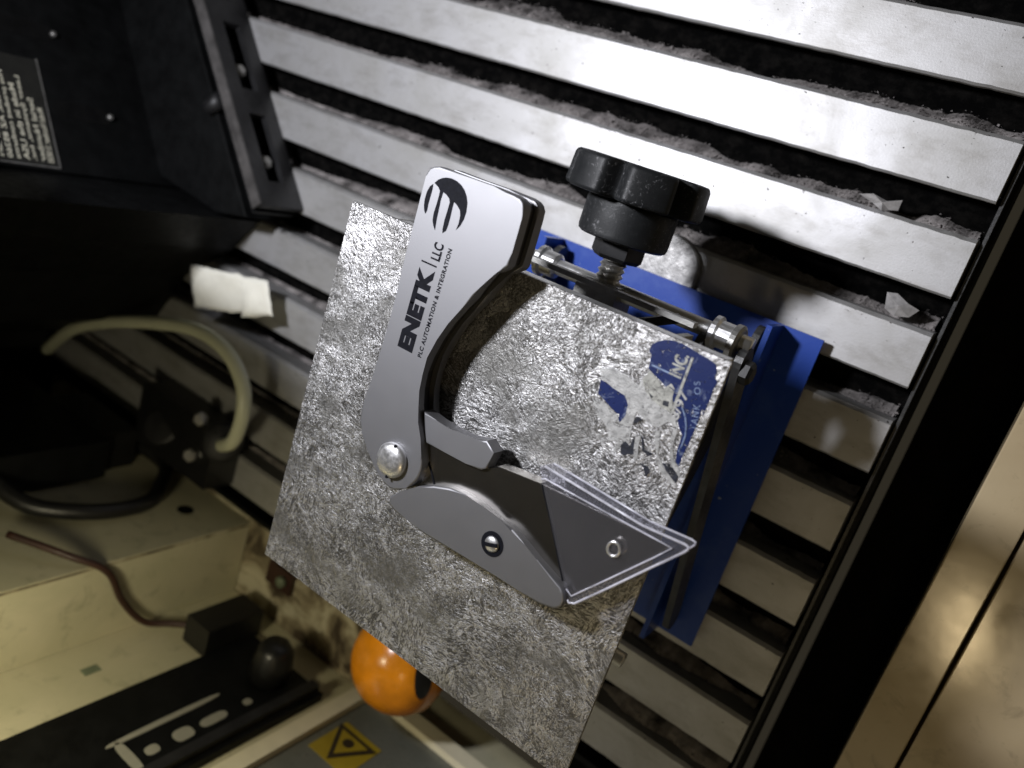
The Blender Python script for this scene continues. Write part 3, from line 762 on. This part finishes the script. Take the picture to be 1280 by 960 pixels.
# black rail with slots standing across the left end of the bed
RA = Vector((-9.08, -5.54, 0)); RD = (Vector((-13.6, -0.3, 0)) - RA).normalized(); RNrm = Vector((RD.y, -RD.x, 0))
rl = empty('slotted_rail', RA)
tag(rl, 'black slotted metal rail with a grey edge across the left of the bed', 'rail')
def rail_box(s0, s1, z0, z1, d0, d1, bm=None, w=0.0):
    bm = bm or bmesh.new()
    vs = [bm.verts.new(RA + RD * s + RNrm * d + Vector((0, 0, z))) for d in (d0, d1) for z in (z0, z1) for s in (s0, s1)]
    for f in ((0, 1, 3, 2), (4, 6, 7, 5), (0, 4, 5, 1), (2, 3, 7, 6), (0, 2, 6, 4), (1, 5, 7, 3)): bm.faces.new([vs[i] for i in f])
    return bm
bm = bmesh.new()
rail_box(0, 7, 0.01, 0.26, -0.10, 0.0, bm); rail_box(0, 7, 0.58, 0.84, -0.10, 0.0, bm)
for s in (0.0, 1.55, 3.1, 4.65, 6.2): rail_box(s, s + 0.42, 0.262, 0.578, -0.10, 0.0, bm)
obj('web', bm, 'rail', rl)
obj('top_edge', rail_box(0.02, 7, 0.842, 0.875, -0.19, 0.0), 'rail_edge', rl)
obj('back_plate', rail_box(0, 7, 0.012, 0.80, -0.30, -0.22), 'black', rl)
for s in (0.8, 2.35): obj('bolt', lathe(RA + RD * s + Vector((0, 0, 0.42)) - RNrm * 0.2, RNrm, [(0, 0.11), (0.12, 0.11), (0.15, 0.07)], 6), 'dull', rl)
obj('knuckle', lathe(RA + RD * 1.9 - RNrm * 0.32 + Vector((0, 0, 0.75)), -RNrm, [(0, 0.13), (0.3, 0.13), (0.35, 0.09)], 16), 'rail', rl, True)

# strip of paper tape bridging the slats
bm = bmesh.new(); TP = [(-10.72, -7.06), (-10.19, -6.88), (-9.03, -6.73), (-8.71, -7.14), (-9.09, -7.34), (-9.43, -7.32), (-10.44, -7.71)]
nx, ny = 18, 8; g = []
A0, A1, B0, B1 = Vector((-10.74, -7.04)), Vector((-9.02, -6.72)), Vector((-10.46, -7.72)), Vector((-8.74, -7.20))
for i in range(nx + 1):
    row = []
    for j in range(ny + 1):
        u, v = i / nx, j / ny
        p = (A0.lerp(A1, u)).lerp(B0.lerp(B1, u), v)
        crease = 0.10 * math.exp(-((u - 0.74) / 0.06) ** 2) * v
        jag = 0.05 * mnoise.noise(Vector((u * 9, v * 3, 1))) * (1 if j in (0, ny) or i in (0, nx) else 0.2)
        if j == ny and 0.68 < u < 0.86: jag -= 0.07
        row.append(bm.verts.new((p.x + jag, p.y + jag, 0.58 + 0.05 * mnoise.noise(Vector((u * 3, v * 2, 4))) + crease - 0.12 * u)))
    g.append(row)
for i in range(nx):
    for j in range(ny): bm.faces.new((g[i][j], g[i + 1][j], g[i + 1][j + 1], g[i][j + 1]))
ext = bmesh.ops.extrude_face_region(bm, geom=bm.faces[:])
for v in ext['geom']:
    if isinstance(v, bmesh.types.BMVert): v.co.z -= 0.012
o = obj('paper_tape', bm, 'tape', None, True); tag(o, 'crinkled white strip of paper tape at the left of the bed', 'tape')

hose_pts = [(-14.6, -10.2, 0.5), (-13.21, -9.19, 0.9), (-12.08, -8.60, 0.95), (-10.80, -8.11, 0.95), (-9.79, -7.84, 0.95), (-9.06, -7.91, 0.92), (-8.59, -8.26, 0.9), (-8.46, -8.74, 0.88), (-8.62, -9.28, 0.8), (-9.05, -9.60, 0.62)]
o = obj('air_hose', tube(smooth_path(hose_pts, 6), 0.115, 16), 'hose', None, True); tag(o, 'milky yellow air hose curving down into a black clamp', 'hose')

cl = empty('hose_clamp', (-9.6, -9.9, 0.0))
tag(cl, 'black metal clamp with shiny bolts holding the milky hose end', 'clamp')
obj('body', box((-11.3, -10.55, 0.01), (-9.25, -9.45, 0.62), 0.12, 3), 'black_gloss', cl, False)
obj('collar', lathe((-9.35, -9.72, 0.30), (0.5, 0.25, 0.6), [(-0.3, 0.34), (0.3, 0.34), (0.36, 0.28)], 20), 'rail', cl, True)
obj('ring', lathe((-10.6, -10.0, 0.55), (0.2, 0.5, 0.8), [(0.0, 0.36), (0.12, 0.36), (0.14, 0.3)], 24), 'rail', cl, True)
for p in ((-9.68, -9.42, 0.58), (-9.72, -10.12, 0.60)):
    obj('bolt', lathe(p, (0.3, 0.3, 0.9), [(0, 0.12), (0.1, 0.12), (0.14, 0.08)], 6), 'bright', cl)

mh = empty('motor_housing', (-12.5, -10.8, 1.4))
tag(mh, 'black motor body in the dark far left corner above the cable loop', 'motor')
obj('body', box((-14.1, -11.0, 1.35), (-10.9, -10.3, 4.6), 0.15, 3), 'black', mh)  # black body, also hiding cream that should lie in shadow
obj('end_cap', box((-12.9, -11.05, 0.62), (-11.2, -10.35, 1.345), 0.1, 3), 'black_gloss', mh)

cp = [(-12.0, -10.9, 0.6), (-11.47, -10.85, 0.32), (-10.85, -10.95, 0.2), (-10.2, -10.95, 0.72), (-9.75, -10.9, 1.25), (-9.7, -10.88, 1.9), (-9.9, -10.86, 2.5), (-10.3, -10.82, 3.0), (-10.9, -10.6, 3.3)]
o = obj('black_cable', tube(smooth_path(cp, 7), 0.13, 12), 'black_gloss', None, True); tag(o, 'thick black cable looping over the cream box', 'cable')
wp = [(-9.6, -10.8, 3.6), (-8.9, -10.9, 3.1), (-8.62, -11.16, 2.62), (-8.58, -11.76, 2.30), (-8.5, -12.25, 1.9), (-8.3, -12.3, 1.55), (-7.95, -12.25, 1.2)]
wr = empty('connector_cable', (-8.6, -11.5, 1.2))
tag(wr, 'thin brown cable running down to a black connector by the wall', 'cable')
obj('wire', tube(smooth_path(wp, 7), 0.055, 10), 'wire', wr, True)
obj('connector', box((-8.05, -12.48, 0.35), (-7.5, -12.0, 1.45), 0.08, 2), 'black_gloss', wr)
cb = empty('ledge_clip', (-7.75, -11.6, -0.12))
tag(cb, 'small brown clip with a green stud on the ledge by the plate corner', 'clip')
obj('base', box((-8.0, -11.8, -0.118), (-7.4, -11.4, -0.02), 0.02), 'wire', cb)
obj('stud', lathe((-7.6, -11.6, -0.02), (0, 0, 1), [(0, 0.1), (0.08, 0.1), (0.1, 0.06)], 12), 'green', cb, True)

# ------------------------------------------------------------------ the lab jack
jk = empty('lab_jack', (-2.9, -6.44, 0.0))
tag(jk, 'blue lab jack with a scored square steel top and a black knob', 'lab jack')
X0, X1, Y0, Y1, ZP = -4.87, -0.885, -8.41, -4.445, 3.5
# base sheet and its two upright flanges (one folded sheet)
bs = obj('base_plate', box((-4.88, -8.45, 0.118), (-0.955, -4.45, 0.165), 0.014), 'blue', jk)
for fx in (-4.6, -1.2):
    for fy in (-8.15, -4.8):
        obj('foot', lathe((fx, fy, 0.003), (0, 0, 1), [(0, 0.14), (0.01, 0.15), (0.10, 0.15), (0.113, 0.14)], 20), 'black_gloss', jk)
obj('flange', box((-1.47, -8.45, 0.166), (-1.41, -4.455, 0.62), 0.02), 'blue', bs)
obj('flange', box((-4.42, -8.45, 0.166), (-4.36, -4.455, 0.62), 0.02), 'blue', bs)
# top sheet with turned-down flanges
tp = obj('top_plate', box((X0, Y0, ZP - 0.045), (X1, Y1, ZP), 0.014, 2), 'plate', jk)
obj('flange', box((-1.47, Y0 + 0.02, ZP - 0.55), (-1.41, Y1 - 0.02, ZP - 0.046), 0.01), 'dull', tp)
obj('flange', box((-4.42, Y0 + 0.02, ZP - 0.55), (-4.36, Y1 - 0.02, ZP - 0.046), 0.01), 'dull', tp)
obj('flange', box((-4.30, Y1 - 0.034, ZP - 0.20), (X1 - 0.05, Y1 - 0.004, ZP - 0.046), 0.008), 'polished', tp)
# scissor arms
def arm(x, p, q, w=0.19, th=0.055):
    (y0, z0), (y1, z1) = p, q
    d = Vector((0, y1 - y0, z1 - z0)).normalized(); nrm = Vector((0, -d.z, d.y)); bm = bmesh.new(); pts = []
    for k in range(9): a = math.pi / 2 + math.pi * k / 8; pts.append(Vector((0, y0, z0)) + (d * math.cos(a) + nrm * math.sin(a)) * w)
    for k in range(9): a = -math.pi / 2 + math.pi * k / 8; pts.append(Vector((0, y1, z1)) + (d * math.cos(a) + nrm * math.sin(a)) * w)
    lo = [bm.verts.new(v + Vector((x - th, 0, 0))) for v in pts]; hi = [bm.verts.new(v + Vector((x + th, 0, 0))) for v in pts]
    bm.faces.new(lo); bm.faces.new(hi[::-1]); n = len(pts)
    for k in range(n): bm.faces.new((lo[k], lo[(k + 1) % n], hi[(k + 1) % n], hi[k]))
    return soften(bm, 0.012)
YF, YB, ZM = -4.72, -8.15, 1.75
for xs, sgn in ((-1.27, 1), (-4.56, -1)):
    for k, (p, q) in enumerate((((YF, ZM), (YB, 0.34)), ((YF + 0.05, 0.34), (YB, ZM)), ((YF, ZM), (YB, ZP - 0.32)), ((YF + 0.05, ZP - 0.32), (YB, ZM)))):
        obj('scissor_arm', arm(xs + sgn * (0.0, -0.30, -0.42, -0.54)[k], p, q, 0.15, 0.04), 'arm', jk)
obj('cross_shaft', lathe((-4.6, -4.56, ZM), (1, 0, 0), [(0, 0.085), (3.36, 0.085)], 20), 'polished', jk, True)
obj('cross_shaft', lathe((-4.6, YB, ZM), (1, 0, 0), [(0, 0.085), (3.36, 0.085)], 20), 'polished', jk, True)
for xb in (-3.72, -1.66):
    obj('bushing', lathe((xb, -4.56, ZM), (1, 0, 0), [(0, 0.10), (0.02, 0.165), (0.07, 0.165), (0.09, 0.135), (0.24, 0.135), (0.26, 0.10)], 24), 'polished', jk)
obj('knuckle', lathe((-1.44, -4.60, ZM), (1, 0, 0), [(0, 0.15), (0.015, 0.20), (0.07, 0.20), (0.09, 0.17)], 28), 'dull', jk)
obj('bolt', lathe((-1.225, -4.80, ZM + 0.02), (1, 0, 0), [(0, 0.12), (0.07, 0.12), (0.10, 0.09)], 6), 'black_gloss', jk)
obj('guide_bar', box((-4.2, -4.50, 2.32), (-1.62, -4.45, 2.42), 0.01), 'dull', jk)
obj('brace', tube([(-1.85, -4.50, 2.2), (-2.6, -4.9, 2.7)], 0.06, 4), 'rail', jk)
# screw
def screw(x, z, y0, y1, r=0.125, pitch=0.052):
    bm = bmesh.new(); n = 20; steps = int(abs(y1 - y0) / pitch * 6); rings = []
    for i in range(steps + 1):
        y = y0 + (y1 - y0) * i / steps; ring = []
        for k in range(n):
            ph = (y / pitch + k / n) % 1.0
            rr = r - 0.028 * abs(2 * ph - 1) 
            a = 2 * math.pi * k / n
            ring.append(bm.verts.new((x + rr * math.cos(a), y, z + rr * math.sin(a))))
        rings.append(ring)
    for a, b in zip(rings, rings[1:]):
        for k in range(n): bm.faces.new((a[k], a[(k + 1) % n], b[(k + 1) % n], b[k]))
    bm.faces.new(rings[0]); bm.faces.new(rings[-1][::-1])
    return bm
XK = -2.87
obj('lead_screw', screw(XK, ZM, -4.15, -8.0, 0.14, 0.062), 'bright', jk)
kn = obj('knob', lathe((XK - 0.03, -3.34, ZM), (0, -1, 0), [(-0.02, 0.58), (-0.015, 0.66), (0.0, 0.685), (0.03, 0.70), (0.30, 0.715), (0.325, 0.705), (0.34, 0.685), (0.345, 0.63), (0.347, 0.40)], 168, None, 6, 0.24, 2.2), 'knob', jk, 'auto')
tag(kn, 'black fluted plastic turning knob')
obj('hub', lathe((XK, -3.69, ZM), (0, -1, 0), [(0, 0.44), (0.01, 0.46), (0.05, 0.47), (0.33, 0.47), (0.37, 0.46), (0.39, 0.43), (0.392, 0.2)], 48), 'knob', kn, 'auto')
obj('lock_nut', lathe((XK, -4.08, ZM), (0, -1, 0), [(0, 0.24), (0.015, 0.27), (0.15, 0.27), (0.19, 0.23)], 6), 'rail', kn)
obj('nut_block', box((XK - 0.24, -4.80, ZM - 0.2), (XK + 0.24, -4.50, ZM + 0.2), 0.03), 'dull', jk)

# worn sticker on the top sheet
def flat(name, key, z, mat, parent, bm=None):
    return obj(name, prism(SHAPES[key], ZP + 0.001, ZP + z), mat, parent)
stk = flat('sticker', 'st_field', 0.0035, 'sticker', jk)
tag(stk, 'worn blue sticker with rubbed silver emblem')
obj('emblem', prism(SHAPES['st_emblem_arm'], ZP + 0.0022, ZP + 0.0062), 'sticker_pale', stk)
obj('emblem_field', prism(SHAPES['st_lock'], ZP + 0.0022, ZP + 0.0056), 'sticker', stk)
for k in ('leg1', 'leg2', 'leg3'): obj('emblem_line', prism(SHAPES['st_' + k], ZP + 0.0022, ZP + 0.0064), 'sticker_pale', stk)
for k in range(1, 7): obj('emblem_dark', prism(SHAPES['st_dark%d' % k], ZP + 0.0015, ZP + 0.0051), 'sticker_dark', stk)  # dark printed shapes of the emblem
obj('emblem_field', prism(SHAPES['st_cream1'], ZP + 0.0022, ZP + 0.0048), 'sticker_cream', stk)
for k in (7, 8): obj('emblem_dark', prism(SHAPES['st_dark%d' % k], ZP + 0.0030, ZP + 0.0058), 'sticker_dark', stk)
obj('printed_line', prism(SHAPES['st_bar'], ZP + 0.0022, ZP + 0.0066), 'sticker_cream', stk)
obj('printed_line', prism(SHAPES['st_strip'], ZP + 0.0022, ZP + 0.0060), 'sticker_sky', stk)
rp = SHAPES['st_ring']
obj('printed_line', tube([(x, y, ZP + 0.003) for x, y in rp], 0.008, 6), 'sticker_sky', stk)
text_mesh('sticker_text', 'INC.', 'sticker_cream', (-1.196, -4.715, ZP + 0.0068), (0, 1, 0), (-1, 0, 0), 0.19, 0.11, stk, 0.03)
text_mesh('sticker_text', 'TANK', 'sticker_sky', (-0.935, -5.03, ZP + 0.0052), (-0.23, 0.97, 0), (-0.97, -0.23, 0), 0.20, 0.055, stk, 0.0, 0, 1.2)
text_mesh('sticker_text', 'OS', 'sticker_sky', (-1.01, -4.76, ZP + 0.0052), (-0.40, 0.92, 0), (-0.92, -0.40, 0), 0.10, 0.05, stk, 0.0, 0, 1.3)
text_mesh('sticker_text', '8/97', 'sticker_pale', (-1.10, -5.03, ZP + 0.0070), (0.03, 1, 0), (-1, 0.03, 0), 0.24, 0.075, stk, 0.025)

# ------------------------------------------------------------------ the folding knife on the jack
kf = empty('utility_knife', (-3.0, -6.0, ZP))
tag(kf, 'folding stainless utility knife lying open on the scored steel plate', 'knife')
H = SHAPES['handle']
up_ = obj('handle_scale', prism(H, 3.755, 3.86, 0.022, 3), 'satin', kf, 'auto')
tag(up_, 'satin handle side printed with a company logo')
lower_h = [(x, y) for x, y in H]
obj('handle_scale', prism(lower_h, 3.53, 3.64, 0.018, 2), 'satin', kf, 'auto')
cx = sum(p[0] for p in H) / len(H); cy = sum(p[1] for p in H) / len(H)
def inset(pts, d):
    n = len(pts); out = []
    area = sum(pts[i][0] * pts[(i + 1) % n][1] - pts[(i + 1) % n][0] * pts[i][1] for i in range(n))
    s = 1 if area > 0 else -1
    for i in range(n):
        a = Vector(pts[i - 1]); b = Vector(pts[i]); c = Vector(pts[(i + 1) % n])
        t = (c - a)
        t = t / max(t.length, 1e-6)
        out.append((b.x - t.y * d * s, b.y + t.x * d * s))
    return out
obj('spacer', prism(inset(H, 0.035), 3.641, 3.754), 'liner', kf)
PV = SHAPES['pivot'][0]
pvs = obj('pivot_screw', lathe((PV[0], PV[1], 3.861), (0, 0, 1), [(0, 0.165), (0.03, 0.165), (0.055, 0.15), (0.075, 0.11), (0.083, 0.05), (0.085, 0.005)], 40), 'polished', kf, True)
for s in (-1, 1):
    obj('slot_mark', box((PV[0] + 0.02 - 0.010, PV[1] + s * 0.135 - 0.03, 3.90), (PV[0] + 0.02 + 0.010, PV[1] + s * 0.135 + 0.03, 3.922)), 'ink', pvs)
hl = obj('blade_holder', prism(SHAPES['holder'], 3.62, 3.757, 0.012, 2), 'blade', kf, 'auto')
obj('thumb_ramp', prism(SHAPES['ramp'], 3.66, 3.80, 0.018, 2), 'satin', hl, 'auto')
ck = obj('holder_cheek', prism(SHAPES['cheek'], 3.64, 3.84, 0.024, 3), 'satin', hl, 'auto')
obj('lower_cheek', prism(inset(SHAPES['cheek'], 0.02), 3.53, 3.618), 'satin', hl)
CS = SHAPES['cheek_screw'][0]
scw = obj('cheek_screw', lathe((CS[0], CS[1], 3.8405), (0, 0, 1), [(0, 0.112), (0.003, 0.112), (0.004, 0.068)], 32), 'ink', kf)  # flat black disc stands for the shaded recess round the screw
obj('screw_head', lathe((CS[0], CS[1], 3.845), (0, 0, 1), [(0, 0.072), (0.008, 0.070), (0.02, 0.055), (0.024, 0.01)], 28), 'polished', scw, True)
bm = box((-0.066, -0.016, 0), (0.066, 0.016, 0.012)); bm.transform(Matrix.Translation((CS[0], CS[1], 3.862)) @ Matrix.Rotation(0.35, 4, 'Z'))
obj('screw_slot', bm, 'ink', scw)  # black bar stands for the dark inside the slot
obj('blade', prism(SHAPES['blade'], 3.715, 3.742, 0.006, 1), 'blade', kf)
obj('seam', tube([(-1.888, -5.941, 3.757), (-1.673, -6.230, 3.757), (-1.353, -6.708, 3.757)], 0.006, 6), 'ink', hl)
obj('seam', tube([(-3.03, -6.27, 3.757), (-2.95, -6.36, 3.757), (-2.877, -6.456, 3.757)], 0.010, 6), 'ink', hl)
# clear guard: thin skins above and below the blade and a raised rim
gd = obj('blade_guard', prism(SHAPES['cover_outer'], 3.782, 3.796, 0.004, 1), 'clear', kf)
tag(gd, 'clear plastic guard over the blade tip')
obj('guard_skin', prism(SHAPES['cover_outer'], 3.64, 3.654), 'clear', gd)
def rim(outer, inner, z0, z1):
    bm = bmesh.new(); n = 64
    def resample(p):
        L = [0]; m = len(p)
        for i in range(m): L.append(L[-1] + (Vector(p[(i + 1) % m]) - Vector(p[i])).length)
        out = []
        for k in range(n):
            t = L[-1] * k / n; i = max(j for j in range(m) if L[j] <= t)
            out.append(Vector(p[i]).lerp(Vector(p[(i + 1) % m]), (t - L[i]) / max(1e-9, L[i + 1] - L[i])))
        return out
    O = resample(outer)
    I = []
    m = len(inner)
    for p in O:
        best = None
        for i in range(m):
            a = Vector(inner[i]); b = Vector(inner[(i + 1) % m]); ab = b - a
            t = max(0, min(1, (p - a).dot(ab) / max(1e-9, ab.length_squared))); q = a + ab * t
            if best is None or (q - p).length < best[0]: best = ((q - p).length, q)
        I.append(best[1])
    R = []
    for ring, z in ((O, z0), (O, z1), (I, z1), (I, z0)): R.append([bm.verts.new((p.x, p.y, z)) for p in ring])
    for a in range(4):
        for k in range(n):
            f = (R[a][k], R[a][(k + 1) % n], R[(a + 1) % 4][(k + 1) % n], R[(a + 1) % 4][k])
            bm.faces.new(f)
    bmesh.ops.remove_doubles(bm, verts=bm.verts[:], dist=1e-4)
    return bm
obj('guard_rim', rim(SHAPES['cover_outer'], SHAPES['cover_inner'], 3.66, 3.78), 'clear', gd)
CO, CI = SHAPES['cover_outer'], SHAPES['cover_inner']
obj('guard_edge', tube([(x, y, 3.794) for x, y in CO[1:] ], 0.011, 6), 'bright_edge', gd, True)
obj('guard_edge', tube([(x, y, 3.79) for x, y in CI], 0.008, 6), 'bright_edge', gd, True)
obj('guard_edge', tube([(x, y, 3.650) for x, y in CO[1:9]], 0.010, 6), 'bright_edge', gd, True)
RG = SHAPES['ring'][0]
bm = bmesh.new(); n = 28; rr = []
for k in range(n):
    a = 2 * math.pi * k / n; ring = []
    for q in range(6):
        b_ = 2 * math.pi * q / 6; R_ = 0.052 + 0.013 * math.cos(b_)
        ring.append(bm.verts.new((RG[0] + R_ * math.cos(a), RG[1] + R_ * 1.1 * math.sin(a), 3.797 + 0.013 * math.sin(b_))))
    rr.append(ring)
for k in range(n):
    for q in range(6): bm.faces.new((rr[k][q], rr[(k + 1) % n][q], rr[(k + 1) % n][(q + 1) % 6], rr[k][(q + 1) % 6]))
obj('moulded_ring', bm, 'polished', gd, True)
# print on the handle
zp = 3.8604
obj('logo', prism(SHAPES['logo_body'], zp, zp + 0.0012), 'ink', up_)
obj('logo', prism(SHAPES['logo_leaf'], zp, zp + 0.0012), 'ink', up_)
text_mesh('printed_text', 'ENETK', 'ink', (-3.437, -5.415, zp + 0.001), (0, 1, 0), (-1, 0, 0), 0.755, 0.175, up_, 0.075, 0, 1.06)
text_mesh('printed_text', 'LLC', 'ink', (-3.420, -4.572, zp + 0.001), (0, 1, 0), (-1, 0, 0), 0.150, 0.105, up_, 0.035)
text_mesh('printed_text', 'PLC AUTOMATION & INTEGRATION', 'ink', (-3.328, -5.415, zp + 0.001), (0, 1, 0), (-1, 0, 0), 0.985, 0.044, up_, 0.04, 0, 1.12)
b0, b1 = SHAPES['text_bar']
obj('printed_bar', box((min(b0[0], b1[0]), b0[1] - 0.007, zp), (max(b0[0], b1[0]), b0[1] + 0.007, zp + 0.0012)), 'ink', up_)
